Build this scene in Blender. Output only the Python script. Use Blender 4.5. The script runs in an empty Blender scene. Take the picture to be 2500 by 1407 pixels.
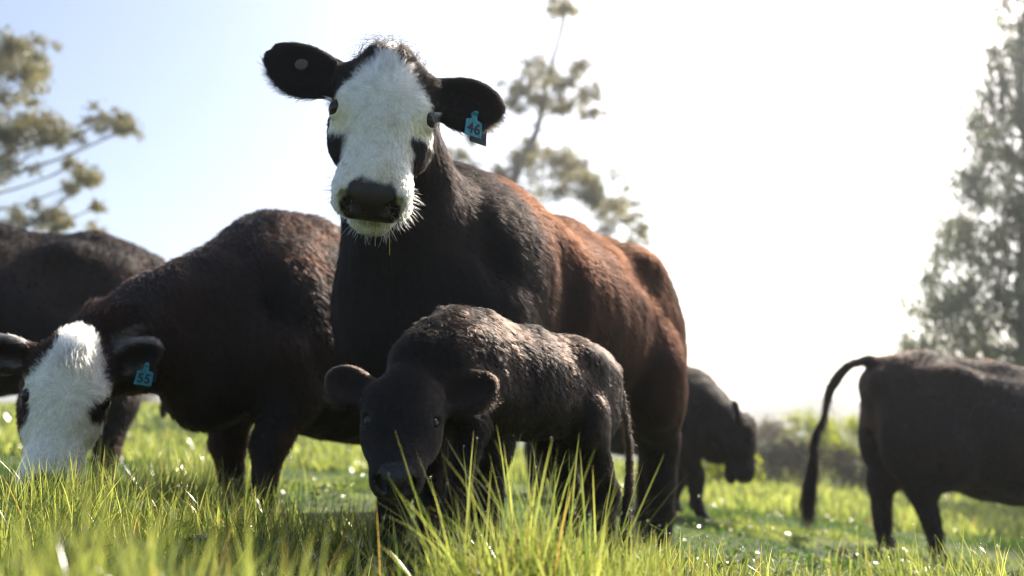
import bpy, bmesh, math
import numpy as np
from mathutils import Matrix, Vector


# ------------------------------------------------------------------ camera, sky, sun, exposure
scene = bpy.context.scene
coll = scene.collection
LENS, SENSOR = 30.0, 36.0
F = LENS / SENSOR * 2500.0
CAM_Z = 0.42
PITCH = math.atan((1040 - 703.5) / F)
cam_d = bpy.data.cameras.new('camera')
cam_d.lens = LENS; cam_d.sensor_width = SENSOR
cam_d.clip_start = 0.02; cam_d.clip_end = 3000
cam_d.dof.use_dof = True; cam_d.dof.focus_distance = 2.1; cam_d.dof.aperture_fstop = 1.7
cam = bpy.data.objects.new('camera', cam_d); coll.objects.link(cam)
cam.location = (0, 0, CAM_Z); cam.rotation_euler = (math.radians(90) + PITCH, 0, 0)
scene.camera = cam

SUN_AZ, SUN_EL = math.radians(33), math.radians(41)
SUN_DIR = Vector((math.sin(SUN_AZ) * math.cos(SUN_EL), math.cos(SUN_AZ) * math.cos(SUN_EL), math.sin(SUN_EL)))
world = bpy.data.worlds.new('World'); scene.world = world; world.use_nodes = True
wn = world.node_tree.nodes; wl = world.node_tree.links
sky = wn.new('ShaderNodeTexSky'); sky.sky_type = 'NISHITA'; sky.sun_disc = False
sky.sun_elevation = SUN_EL; sky.sun_rotation = SUN_AZ
sky.air_density = 1.0; sky.dust_density = 2.6; sky.ozone_density = 1.0; sky.altitude = 50
bg = wn['Background']; bg.inputs['Strength'].default_value = 0.10
wl.new(sky.outputs['Color'], bg.inputs['Color'])
sun_d = bpy.data.lights.new('sun', 'SUN'); sun_d.energy = 4.8; sun_d.angle = math.radians(0.55); sun_d.color = (1.0, 0.91, 0.78)
sun = bpy.data.objects.new('sun', sun_d); coll.objects.link(sun)
sun.rotation_euler = (-SUN_DIR).to_track_quat('-Z', 'Y').to_euler()
sun.location = (8, 10, 12)
vs = scene.view_settings
vs.view_transform = 'Standard'; vs.look = 'None'; vs.gamma = 1.0; vs.use_curve_mapping = False
vs.exposure = 1.1
scene.render.engine = 'CYCLES'
cy = scene.cycles
cy.use_denoising = True; cy.filter_width = 1.1
cy.max_bounces = 10; cy.diffuse_bounces = 4; cy.glossy_bounces = 4; cy.transmission_bounces = 8; cy.transparent_max_bounces = 12
cy.sample_clamp_indirect = 6.0
cy.caustics_reflective = False; cy.caustics_refractive = False
try:
    scene.cycles_curves.shape = 'RIBBONS'; scene.cycles_curves.subdivisions = 2
except Exception:
    pass

# ------------------------------------------------------------------ helpers
rng = np.random.default_rng(7)
cp, sp = math.cos(PITCH), math.sin(PITCH)
def at(px, py, Y):
    """point at world depth Y seen at a given place of the photograph (layout aid)"""
    U = (px - 1250) / F; V = (703.5 - py) / F
    d = np.array([U, cp - V * sp, sp + V * cp])
    return np.array([0, 0, CAM_Z]) + d * (Y / d[1])

def sstep(a, b, x):
    t = np.clip((x - a) / (b - a), 0, 1); return t * t * (3 - 2 * t)

def gz(x, y):
    x = np.asarray(x, float); y = np.asarray(y, float)
    yy = np.clip(y, -5, 45)
    xs = 8 * np.tanh(x / 8)
    return (-0.095 * xs - 0.045 * (np.sqrt(xs * xs + 0.25) - 0.5) - 0.018 * yy
            + 0.018 * np.sin(1.7 * x + 0.6 * y) * np.cos(1.1 * y - 0.5 * x) + 0.03 * np.sin(0.45 * x + 1.3) * np.sin(0.38 * y)
            + 1.5 * sstep(8, 40, y) * sstep(1, -10, x)
            + 0.11 * np.exp(-((x + 0.42) / 0.42) ** 2 - ((y - 0.80) / 0.34) ** 2))

def nrm(v):
    v = np.asarray(v, float)
    return v / (np.linalg.norm(v, axis=-1, keepdims=True) + 1e-12)

_tab = np.random.default_rng(3).random((32, 32, 32)).astype(np.float32)
def vnoise(P, f, seed=0):
    q = np.asarray(P, np.float32) * f + seed * 7.31
    i = np.floor(q).astype(np.int64); t = (q - i).astype(np.float32); t = t * t * (3 - 2 * t)
    r = 0
    for a in (0, 1):
        wx = t[:, 0] if a else 1 - t[:, 0]
        for b in (0, 1):
            wy = t[:, 1] if b else 1 - t[:, 1]
            for c in (0, 1):
                wz = t[:, 2] if c else 1 - t[:, 2]
                r = r + wx * wy * wz * _tab[(i[:, 0] + a) % 32, (i[:, 1] + b) % 32, (i[:, 2] + c) % 32]
    return r
def fnoise(P, f, seed=0):
    return (vnoise(P, f, seed) + 0.5 * vnoise(P, f * 2.1, seed + 1) + 0.25 * vnoise(P, f * 4.3, seed + 2)) / 1.75
def mesh_np(name, V, faces, mat=None, smooth=True, cols=None, fcols=None):
    """faces: (n,3) or (n,4) int array, or a list of such arrays"""
    fl = faces if isinstance(faces, list) else [faces]
    me = bpy.data.meshes.new(name)
    V = np.asarray(V, np.float32)
    me.vertices.add(len(V)); me.vertices.foreach_set('co', V.ravel())
    li = np.concatenate([f.ravel() for f in fl]).astype(np.int32)
    tot = np.concatenate([np.full(len(f), f.shape[1]) for f in fl]).astype(np.int32)
    st = np.concatenate([[0], np.cumsum(tot)[:-1]]).astype(np.int32)
    me.loops.add(len(li)); me.loops.foreach_set('vertex_index', li)
    me.polygons.add(len(tot)); me.polygons.foreach_set('loop_start', st); me.polygons.foreach_set('loop_total', tot)
    me.polygons.foreach_set('use_smooth', np.full(len(tot), smooth))
    if cols is not None:
        a = me.attributes.new('Col', 'FLOAT_COLOR', 'POINT'); a.data.foreach_set('color', np.asarray(cols, np.float32).ravel())
    me.update(calc_edges=True); me.validate()
    if mat: me.materials.append(mat)
    return me

def link(name, data, parent=None, **props):
    o = bpy.data.objects.new(name, data); coll.objects.link(o)
    if parent: o.parent = parent
    for k, v in props.items(): o[k] = v
    return o

def tube(points, radii, n=8):
    P = np.asarray(points, float); R = np.asarray(radii, float)
    T = nrm(np.gradient(P, axis=0))
    up = np.array([0.13, 0.27, 0.95])
    A = nrm(np.cross(T, up)); B = np.cross(T, A)
    ang = np.linspace(0, 2 * np.pi, n, endpoint=False)
    V = (P[:, None, :] + R[:, None, None] * (np.cos(ang)[None, :, None] * A[:, None, :] + np.sin(ang)[None, :, None] * B[:, None, :])).reshape(-1, 3)
    m = len(P)
    i, j = np.meshgrid(np.arange(m - 1), np.arange(n), indexing='ij'); i = i.ravel(); j = j.ravel(); j2 = (j + 1) % n
    Q = np.stack([i * n + j, i * n + j2, (i + 1) * n + j2, (i + 1) * n + j], 1)
    return V, Q
def join(parts):
    Vs, Fs, off = [], [], 0
    for V, Q in parts:
        Vs.append(V); Fs.append(Q + off); off += len(V)
    return np.concatenate(Vs), np.concatenate(Fs)
def bez(p0, p1, p2, n):
    t = np.linspace(0, 1, n)[:, None]
    return (1 - t) ** 2 * p0 + 2 * t * (1 - t) * p1 + t * t * p2
def catmull(pts, n=8):
    P = np.asarray(pts, float); P = np.vstack([2 * P[0] - P[1], P, 2 * P[-1] - P[-2]])
    out = []
    for i in range(1, len(P) - 2):
        t = np.linspace(0, 1, n, endpoint=False)[:, None]
        out.append(0.5 * (2 * P[i] + (P[i + 1] - P[i - 1]) * t + (2 * P[i - 1] - 5 * P[i] + 4 * P[i + 1] - P[i + 2]) * t ** 2 + (3 * P[i] - P[i - 1] - 3 * P[i + 1] + P[i + 2]) * t ** 3))
    out.append(P[-2][None]); return np.concatenate(out)

# ------------------------------------------------------------------ materials
def new_mat(name):
    m = bpy.data.materials.new(name); m.use_nodes = True
    nt = m.node_tree; nt.nodes.clear()
    out = nt.nodes.new('ShaderNodeOutputMaterial')
    return m, nt.nodes, nt.links, out
def setin(n, **kw):
    for k, v in kw.items(): n.inputs[k.replace('_', ' ')].default_value = v
def principled(name, col, rough=0.6, spec=0.5, metal=0.0, noise=None, bump=None, trans=0.0):
    m, N, L, out = new_mat(name)
    b = N.new('ShaderNodeBsdfPrincipled'); L.new(b.outputs[0], out.inputs[0])
    b.inputs['Base Color'].default_value = (*col, 1); b.inputs['Roughness'].default_value = rough
    b.inputs['Specular IOR Level'].default_value = spec; b.inputs['Metallic'].default_value = metal
    b.inputs['Transmission Weight'].default_value = trans
    if noise:
        sc_, col2 = noise
        tc = N.new('ShaderNodeTexCoord'); nz = N.new('ShaderNodeTexNoise'); setin(nz, Scale=sc_, Detail=6.0)
        L.new(tc.outputs['Object'], nz.inputs['Vector'])
        r = N.new('ShaderNodeValToRGB'); r.color_ramp.elements[0].position = 0.35; r.color_ramp.elements[1].position = 0.65
        r.color_ramp.elements[0].color = (*col, 1); r.color_ramp.elements[1].color = (*col2, 1)
        L.new(nz.outputs['Fac'], r.inputs['Fac']); L.new(r.outputs['Color'], b.inputs['Base Color'])
    if bump:
        sc_, st = bump
        tc = N.new('ShaderNodeTexCoord'); nz = N.new('ShaderNodeTexNoise'); setin(nz, Scale=sc_, Detail=4.0)
        L.new(tc.outputs['Object'], nz.inputs['Vector'])
        bp = N.new('ShaderNodeBump'); setin(bp, Strength=st, Distance=0.02); L.new(nz.outputs['Fac'], bp.inputs['Height']); L.new(bp.outputs['Normal'], b.inputs['Normal'])
    return m
def skin_material():
    """hide under the coat; colour from Col, alpha 0 = bare wet nose leather"""
    m, N, L, out = new_mat('hide')
    a = N.new('ShaderNodeAttribute'); a.attribute_name = 'Col'
    b = N.new('ShaderNodeBsdfPrincipled'); L.new(b.outputs[0], out.inputs[0]); L.new(a.outputs['Color'], b.inputs['Base Color'])
    mp = N.new('ShaderNodeMapRange'); setin(mp, To_Min=0.24, To_Max=0.75); L.new(a.outputs['Alpha'], mp.inputs['Value']); L.new(mp.outputs[0], b.inputs['Roughness'])
    b.inputs['Specular IOR Level'].default_value = 0.35
    tc = N.new('ShaderNodeTexCoord'); vo = N.new('ShaderNodeTexVoronoi'); setin(vo, Scale=190.0); L.new(tc.outputs['Object'], vo.inputs['Vector'])
    bp = N.new('ShaderNodeBump'); setin(bp, Strength=0.35, Distance=0.004); L.new(vo.outputs['Distance'], bp.inputs['Height']); L.new(bp.outputs['Normal'], b.inputs['Normal'])
    return m
def hair_material(name, rough=0.35, rad=0.45, ior=1.21):
    m, N, L, out = new_mat(name)
    a = N.new('ShaderNodeAttribute'); a.attribute_name = 'hcol'
    h = N.new('ShaderNodeBsdfHairPrincipled'); h.model = 'CHIANG'; h.parametrization = 'COLOR'
    L.new(a.outputs['Color'], h.inputs['Color'])
    setin(h, Roughness=rough, Random_Roughness=0.2)
    h.inputs['Radial Roughness'].default_value = rad
    h.inputs['Coat'].default_value = 0.0; h.inputs['IOR'].default_value = ior
    L.new(h.outputs[0], out.inputs[0])
    return m
def leaf_material(name, c1, c2, trans=0.45, rough=0.4, scale=3.0, spec=0.5, tcol=None):
    m, N, L, out = new_mat(name)
    a = N.new('ShaderNodeAttribute'); a.attribute_name = 'Col'
    mix = N.new('ShaderNodeMix'); mix.data_type = 'RGBA'
    mix.inputs['A'].default_value = (*c1, 1); mix.inputs['B'].default_value = (*c2, 1)
    sep = N.new('ShaderNodeSeparateColor'); L.new(a.outputs['Color'], sep.inputs[0]); L.new(sep.outputs[0], mix.inputs['Factor'])
    mix2 = N.new('ShaderNodeMix'); mix2.data_type = 'RGBA'; L.new(mix.outputs['Result'], mix2.inputs['A']); mix2.inputs['B'].default_value = (0.30, 0.20, 0.07, 1)
    L.new(sep.outputs[1], mix2.inputs['Factor'])
    b = N.new('ShaderNodeBsdfPrincipled'); setin(b, Roughness=rough); b.inputs['Specular IOR Level'].default_value = spec
    t = N.new('ShaderNodeBsdfTranslucent')
    L.new(mix2.outputs['Result'], b.inputs['Base Color'])
    hs = N.new('ShaderNodeHueSaturation'); setin(hs, Saturation=1.1, Value=1.5 if tcol is None else tcol); L.new(mix2.outputs['Result'], hs.inputs['Color']); L.new(hs.outputs[0], t.inputs['Color'])
    ms = N.new('ShaderNodeMixShader'); ms.inputs[0].default_value = trans
    L.new(b.outputs[0], ms.inputs[1]); L.new(t.outputs[0], ms.inputs[2]); L.new(ms.outputs[0], out.inputs[0])
    return m

M_hide = skin_material()
M_fur = hair_material('fur', 0.42, 0.75)
M_wet = hair_material('calf_fur', 0.28, 0.55, 1.26)
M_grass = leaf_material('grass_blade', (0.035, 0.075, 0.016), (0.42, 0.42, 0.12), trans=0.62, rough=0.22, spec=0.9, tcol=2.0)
M_stalk = principled('stalk', (0.30, 0.36, 0.05), .5)
M_bark = principled('bark', (0.16, 0.13, 0.10), 0.85, noise=(3.0, (0.33, 0.29, 0.24)), bump=(14, 0.6))

# ------------------------------------------------------------------ implicit-surface body modelling
class Field:
    def __init__(s, lo, hi, h):
        s.h = h; s.lo = np.array(lo, float); n = np.ceil((np.array(hi) - s.lo) / h).astype(int) + 1
        s.n = n; s.v = np.full(n, 1.0, np.float32)
        s.ax = [(s.lo[i] + h * np.arange(n[i])).astype(np.float32) for i in range(3)]
    def _box(s, blo, bhi, m):
        a = np.clip(np.floor((np.array(blo) - m - s.lo) / s.h).astype(int), 0, s.n)
        b = np.clip(np.ceil((np.array(bhi) + m - s.lo) / s.h).astype(int) + 1, 0, s.n)
        if np.any(b <= a): return None
        sl = tuple(slice(a[i], b[i]) for i in range(3))
        return sl, s.ax[0][sl[0]][:, None, None], s.ax[1][sl[1]][None, :, None], s.ax[2][sl[2]][None, None, :]
    def _apply(s, sl, d, k, sub):
        a = s.v[sl]
        if sub:
            d = -d
            if k > 0:
                h = np.clip(0.5 - 0.5 * (a - d) / k, 0, 1); r = a + (d - a) * h + k * h * (1 - h)
            else: r = np.maximum(a, d)
        else:
            if k > 0:
                h = np.clip(0.5 + 0.5 * (d - a) / k, 0, 1); r = d + (a - d) * h - k * h * (1 - h)
            else: r = np.minimum(a, d)
        s.v[sl] = r
    def ell(s, c, r, R=None, k=0.03, sub=False):
        c = np.asarray(c, float); r = np.asarray(r, float) * np.ones(3); R = np.eye(3) if R is None else np.asarray(R, float)
        ext = np.sqrt(((R * r[None, :]) ** 2).sum(1))
        bx = s._box(c - ext, c + ext, k + 2 * s.h)
        if bx is None: return
        sl, X, Y, Z = bx; X = X - c[0]; Y = Y - c[1]; Z = Z - c[2]
        k0 = 0; k1 = 0
        for i in range(3):
            q = (X * R[0, i] + Y * R[1, i] + Z * R[2, i]) / r[i]
            k0 = k0 + q * q; k1 = k1 + (q / r[i]) ** 2
        k0 = np.sqrt(k0); k1 = np.sqrt(k1) + 1e-9
        s._apply(sl, (k0 * (k0 - 1) / k1).astype(np.float32), k, sub)
    def cone(s, a, b, ra, rb, k=0.03, sub=False):
        a = np.asarray(a, float); b = np.asarray(b, float)
        lo = np.minimum(a - ra, b - rb); hi = np.maximum(a + ra, b + rb)
        bx = s._box(lo, hi, k + 2 * s.h)
        if bx is None: return
        sl, X, Y, Z = bx
        ab = b - a; L2 = float(ab @ ab) + 1e-9
        t = np.clip(((X - a[0]) * ab[0] + (Y - a[1]) * ab[1] + (Z - a[2]) * ab[2]) / L2, 0, 1)
        d = np.sqrt((X - a[0] - t * ab[0]) ** 2 + (Y - a[1] - t * ab[1]) ** 2 + (Z - a[2] - t * ab[2]) ** 2) - (ra + (rb - ra) * t)
        s._apply(sl, d.astype(np.float32), k, sub)
    def chain(s, pts, rad, k=0.03):
        for i in range(len(pts) - 1): s.cone(pts[i], pts[i + 1], rad[i], rad[i + 1], k)
    def mesh(s, smooth=1):
        v = s.v; ins = v < 0
        c = np.zeros(np.array(v.shape) - 1, np.int8)
        for a in (0, 1):
            for b in (0, 1):
                for d in (0, 1):
                    c += ins[a:ins.shape[0] - 1 + a, b:ins.shape[1] - 1 + b, d:ins.shape[2] - 1 + d]
        act = (c > 0) & (c < 8); ijk = np.argwhere(act)
        idx = np.full(c.shape, -1, np.int64); idx[act] = np.arange(len(ijk))
        pos = np.zeros((len(ijk), 3)); cnt = np.zeros(len(ijk))
        cor = [(a, b, d) for a in (0, 1) for b in (0, 1) for d in (0, 1)]
        for p in cor:
            for q in cor:
                if p < q and sum(abs(p[i] - q[i]) for i in range(3)) == 1:
                    va = v[tuple((ijk + p).T)]; vb = v[tuple((ijk + q).T)]
                    m = (va < 0) != (vb < 0); t = np.where(m, va / (va - vb + 1e-20), 0)
                    pos += np.where(m[:, None], np.array(p) + t[:, None] * (np.array(q) - np.array(p)), 0); cnt += m
        V = s.lo + s.h * (ijk + pos / cnt[:, None])
        Fs = []
        for ax in range(3):
            o = [(ax + 1) % 3, (ax + 2) % 3]
            sa = [slice(None)] * 3; sb = [slice(None)] * 3
            sa[ax] = slice(0, -1); sb[ax] = slice(1, None)
            for w in o: sa[w] = slice(1, -1); sb[w] = slice(1, -1)
            A = ins[tuple(sa)]; Bn = ins[tuple(sb)]
            e = np.argwhere(A != Bn); fl = A[tuple(e.T)]
            e = e.copy(); 
            for w in o: e[:, w] += 1
            def cell(du, dv):
                q = e.copy(); q[:, o[0]] -= du; q[:, o[1]] -= dv
                return idx[tuple(q.T)]
            Q = np.stack([cell(1, 1), cell(0, 1), cell(0, 0), cell(1, 0)], 1)
            Q[~fl] = Q[~fl][:, ::-1]
            Fs.append(Q)
        Q = np.concatenate(Fs); Q = Q[(Q >= 0).all(1)]
        for _ in range(smooth):
            acc = np.zeros_like(V); n = np.zeros(len(V))
            for a in range(4):
                b = (a + 1) % 4
                np.add.at(acc, Q[:, a], V[Q[:, b]]); np.add.at(n, Q[:, a], 1)
                np.add.at(acc, Q[:, b], V[Q[:, a]]); np.add.at(n, Q[:, b], 1)
            V = V * 0.5 + 0.5 * acc / np.maximum(n, 1)[:, None]
        return V, Q
def vnormals(V, Q):
    fn = np.cross(V[Q[:, 2]] - V[Q[:, 0]], V[Q[:, 3]] - V[Q[:, 1]])
    N = np.zeros_like(V)
    for a in range(4): np.add.at(N, Q[:, a], fn)
    return nrm(N)

# ------------------------------------------------------------------ cattle
class Head:
    """head frame: x poll -> muzzle, y to the animal's left, z out of the forehead"""
    def __init__(s, origin, xdir, zdir, scale=(1, 1, 1)):
        s.o = np.asarray(origin, float); x = nrm(xdir); y = nrm(np.cross(zdir, x)); z = np.cross(x, y)
        s.R = np.stack([x, y, z], 1); s.s = np.asarray(scale, float); s.eye = EYE.copy()
    def p(s, q): return s.o + s.R @ (np.asarray(q, float) * s.s)
    def inv(s, P): return ((P - s.o) @ s.R) / s.s
    def d(s, q): return s.R @ nrm(q)
    def E(s, f, c, r, k=0.02, sub=False, R=None):
        f.ell(s.p(c), np.asarray(r, float) * np.ones(3) * s.s, s.R if R is None else s.R @ R, k, sub)
    def C(s, f, a, b, ra, rb, k=0.02):
        m = float(s.s.mean()); f.cone(s.p(a), s.p(b), ra * m, rb * m, k)

EYE = np.array([0.186, 0.117, -0.067])
EYE_OUT = lambda s: nrm(np.array([0.12, s * 0.80, 0.60]))
def face_frame(p, phi, roll, yaw):
    """face axis and forehead normal for a head at p that looks towards the photographer"""
    t = nrm(np.array([0, 0, CAM_Z]) - p); dn = np.array([0, 0, -1.0]); dn = nrm(dn - t * (dn @ t))
    R = rotm(tuple(t), math.radians(roll)); dn = R @ dn
    t = rotm(tuple(dn), math.radians(yaw)) @ t; ph = math.radians(phi)
    return math.cos(ph) * t + math.sin(ph) * dn, math.sin(ph) * t - math.cos(ph) * dn
def rotm(axis, a):
    return np.array(Matrix.Rotation(a, 3, Vector(axis)))
def ear_frame(hd, side, ear):
    ax = nrm(np.array([ear[0], side * ear[1], ear[2]]))
    nz = np.array([ear[3], side * ear[4], ear[5]]); w = nrm(np.cross(nz, ax)); nz = np.cross(ax, w)
    return np.stack([ax, w, nz], 1)        # length, width, face normal (head frame)
def model_head(f, hd, ears, fat=1.0, mz=1.0):
    E, C = hd.E, hd.C
    E(f, (0.10, 0, -0.088), (0.12, 0.100, 0.085), 0.03)
    E(f, (0.03, 0, -0.075), (0.060, 0.066, 0.07), 0.04)
    E(f, (0.16, 0, -0.068), (0.13, 0.104, 0.062), 0.03)
    for s in (-1, 1):
        E(f, (0.155, s * 0.086, -0.066), (0.056, 0.036, 0.032), 0.028)
        E(f, (0.085, s * 0.072, -0.100), (0.065, 0.05, 0.06), 0.03)
        E(f, (0.15, s * 0.078, -0.180), (0.13, 0.056 * fat, 0.095), 0.04)
        E(f, (0.23, s * 0.086, -0.130), (0.09, 0.038, 0.058), 0.035)
    E(f, (0.29, 0, -0.085), (0.16, 0.080, 0.052), 0.035)
    E(f, (0.31, 0, -0.130), (0.16, 0.082, 0.058), 0.035)
    C(f, (0.16, 0, -0.235), (0.38, 0, -0.185), 0.064, 0.05, 0.04)
    # muzzle (mz: width of the muzzle)
    E(f, (0.385, 0, -0.108), (0.085, 0.090 * mz, 0.062), 0.03)
    for s in (-1, 1):
        E(f, (0.418, s * 0.052 * mz, -0.098), (0.050, 0.042 * mz, 0.044), 0.022)
        E(f, (0.420, s * 0.046 * mz, -0.148), (0.050, 0.052 * mz, 0.036), 0.02)
    E(f, (0.432, 0, -0.112), (0.044, 0.064 * mz, 0.054), 0.03)
    E(f, (0.408, 0, -0.214), (0.074, 0.064 * mz, 0.040), 0.018)
    for s in (-1, 1):
        E(f, (0.400, s * 0.085 * mz, -0.184), (0.06, 0.020, 0.007), 0.008, True)
        # nostril: comma-shaped hollow
        E(f, (0.466, s * 0.046 * mz, -0.092), (0.030, 0.017, 0.020), 0.010, True)
        E(f, (0.452, s * 0.064 * mz, -0.080), (0.028, 0.012, 0.017), 0.010, True)
    E(f, (0.462, 0, -0.184), (0.045, 0.075 * mz, 0.008), 0.008, True)
    # ears
    for s in (-1, 1):
        e = ears[0] if s < 0 else ears[1]
        base = np.array([0.080, s * 0.095, -0.100]); R = ear_frame(hd, s, e); Ln, Wd = e[6], e[7]
        hd.C(f, base - R[:, 0] * 0.02, base + R[:, 0] * 0.055, 0.052, 0.036, 0.035)
        dn = R[:, 1] * (1 if R[0, 1] > 0 else -1)
        prof = ((.10, .66, .0), (.26, .86, .04), (.40, .98, .06), (.52, .97, .05), (.64, .84, .01), (.74, .60, -.03))
        for t, wf, sh in prof:
            hd.E(f, base + R[:, 0] * (.015 + Ln * t) + dn * Wd * sh - R[:, 2] * .012 * (2 * t - 1) ** 2, (Ln * .27, Wd * .5 * wf, .018), 0.022, R=R)
        for t, wf, sh in prof[1:5]:
            hd.E(f, base + R[:, 0] * (.012 + Ln * t) + dn * Wd * sh + R[:, 2] * 0.025, (Ln * .24, Wd * .32 * wf, .0165), 0.014, True, R=R)
    # eye sockets: lids, then the opening
    for s in (-1, 1):
        ec = hd.eye * (1, s, 1); od = EYE_OUT(s)
        hd.E(f, ec - od * 0.008, (0.034, 0.026, 0.024), 0.012)
        hd.E(f, ec + od * 0.010, (0.024, 0.021, 0.018), 0.006, True)

def body_frame(origin, heading, scale):
    """root matrix: x forward along heading (deg from +X, ccw), tilted to follow the ground"""
    h = math.radians(heading); fx, fy = math.cos(h), math.sin(h); x0, y0 = origin
    L = 0.6 * scale
    zf = gz(x0 + fx * L, y0 + fy * L); zb = gz(x0 - fx * L, y0 - fy * L)
    X = nrm([fx, fy, float(zf - zb) / (2 * L)]); Y = nrm(np.cross([0, 0, 1], X)); Z = np.cross(X, Y)
    loc = np.array([x0, y0, float(zf + zb) / 2 - 0.015])
    return loc, np.stack([X, Y, Z], 1)

def model_body(f, S, hd, B, legs, tail):
    W, D = B['w'], B['d']           # width and depth factors
    zb = B['zb']                    # lift of the trunk (leg length)
    g = lambda *q: np.array(q) * S
    zz = lambda z: 0.86 + (z - 0.86) * D + zb
    def e(c, r, k=0.06): f.ell(g(c[0], c[1], zz(c[2])), np.array(r) * S * np.array([1, 1, D]), None, k * S)
    e((0.38, 0, 0.89), (0.44, 0.285 * W, 0.36), 0.05)
    e((-0.05, 0, 0.83), (0.60, 0.355 * W, 0.365), 0.12)
    e((-0.35, 0, 0.86), (0.45, 0.31 * W, 0.35), 0.12)
    e((-0.68, 0, 0.96), (0.34, 0.25 * W, 0.29), 0.1)
    e((0.70, 0, 0.74), (0.19, 0.21 * W, 0.25), 0.12)
    f.chain([g(0.50, 0, zz(1.16)), g(0.25, 0, zz(1.17)), g(-0.2, 0, zz(1.17)), g(-0.62, 0, zz(1.19)), g(-0.93, 0, zz(1.15))], np.array([.09, .085, .075, .065, .05]) * S * D, 0.10 * S)
    for s in (-1, 1):
        e((-0.54, s * 0.19 * W, 1.12), (0.12, 0.08, 0.07), 0.11)
        e((-0.95, s * 0.10 * W, 1.05), (0.06, 0.05, 0.06), 0.09)
        e((0.50, s * 0.20 * W, 0.84), (0.20, 0.10 * W, 0.27), 0.10)
        e((-0.72, s * 0.17 * W, 0.80), (0.26, 0.13 * W, 0.33), 0.08)
    for s in (-1, 1) if B.get('hollow', 1) else ():
        f.ell(g(0.24, s * 0.355 * W, zz(0.90)), np.array([.045, .060, .26]) * S, None, .10 * S, True)      # hollow behind the shoulder
        f.ell(g(-0.40, s * 0.36 * W, zz(1.06)), np.array([.13, .055, .085]) * S, None, .10 * S, True)     # hollow before the hip bone
        f.ell(g(0.70, s * 0.27 * W, zz(0.98)), np.array([.05, .045, .22]) * S, rotm((0, 1, 0), .5), .08 * S, True)  # neck meets shoulder
    lr = B.get('leg', 1.0)
    (fl, fr, hl, hr) = legs
    for s, (fx, fy), (hx, hy) in ((1, fl, hl), (-1, fr, hr)):
        zt = zb
        f.chain([g(0.56, s * 0.20 * W, 0.72 + zt), g(0.46, s * 0.19 * W, 0.56 + zt), g(0.50 + fx * 0.5, s * 0.17 * W + fy * 0.5, 0.36 + zt * 0.55), g(0.49 + fx * 0.9, s * 0.165 * W + fy * 0.9, 0.14 + zt * 0.15)], np.array([.13, .11, .066, .048]) * S * lr, 0.05 * S)
        f.chain([g(0.49 + fx * 0.9, s * 0.165 * W + fy * 0.9, 0.14), g(0.52 + fx, s * 0.165 * W + fy, 0.07), g(0.54 + fx, s * 0.165 * W + fy, 0.035)], np.array([.047, .042, .055]) * S * lr, 0.02 * S)
        f.chain([g(-0.58, s * 0.20 * W, 0.72 + zt), g(-0.60 + hx * 0.2, s * 0.19 * W, 0.62 + zt), g(-0.83 + hx * 0.6, s * 0.15 * W + hy * 0.6, 0.44 + zt * 0.6), g(-0.81 + hx, s * 0.15 * W + hy, 0.15)], np.array([.18, .155, .082, .054]) * S * lr, 0.06 * S)
        f.chain([g(-0.81 + hx, s * 0.15 * W + hy, 0.15), g(-0.80 + hx, s * 0.15 * W + hy, 0.075), g(-0.78 + hx, s * 0.15 * W + hy, 0.035)], np.array([.048, .043, .055]) * S * lr, 0.02 * S)
    # neck: crest, middle and throat lines from the shoulders to the head
    poll = hd.p((0.06, 0, -0.155)); mid = hd.p((0.06, 0, -0.19)); jaw = hd.p((0.10, 0, -0.25))
    m = float(hd.s.mean())
    for (a, ra, b, rb, lift) in ((g(0.36, 0, zz(1.08)), .15 * W, poll, .080 * m / S, B['crest']), (g(0.54, 0, zz(0.95)), .20 * W, mid, .095 * m / S, np.array(B['crest']) * .6), (g(0.68, 0, zz(0.78)), .18 * W, jaw, .07 * m / S, B['throat'])):
        c = (a + b) / 2 + np.array(lift, float) * S
        pts = bez(a, c, b, 6); rr = np.linspace(ra, rb, 6) * S
        f.chain(list(pts), rr, 0.05 * S)
    if tail is not None:
        T = catmull(np.array(tail) * S, 5); r = np.interp(np.linspace(0, 1, len(T)), [0, .12, .35, 1], [.05, .032, .022, .014]) * S * B.get('tailr', 1)
        f.chain(list(T), r, 0.02 * S)

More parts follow.
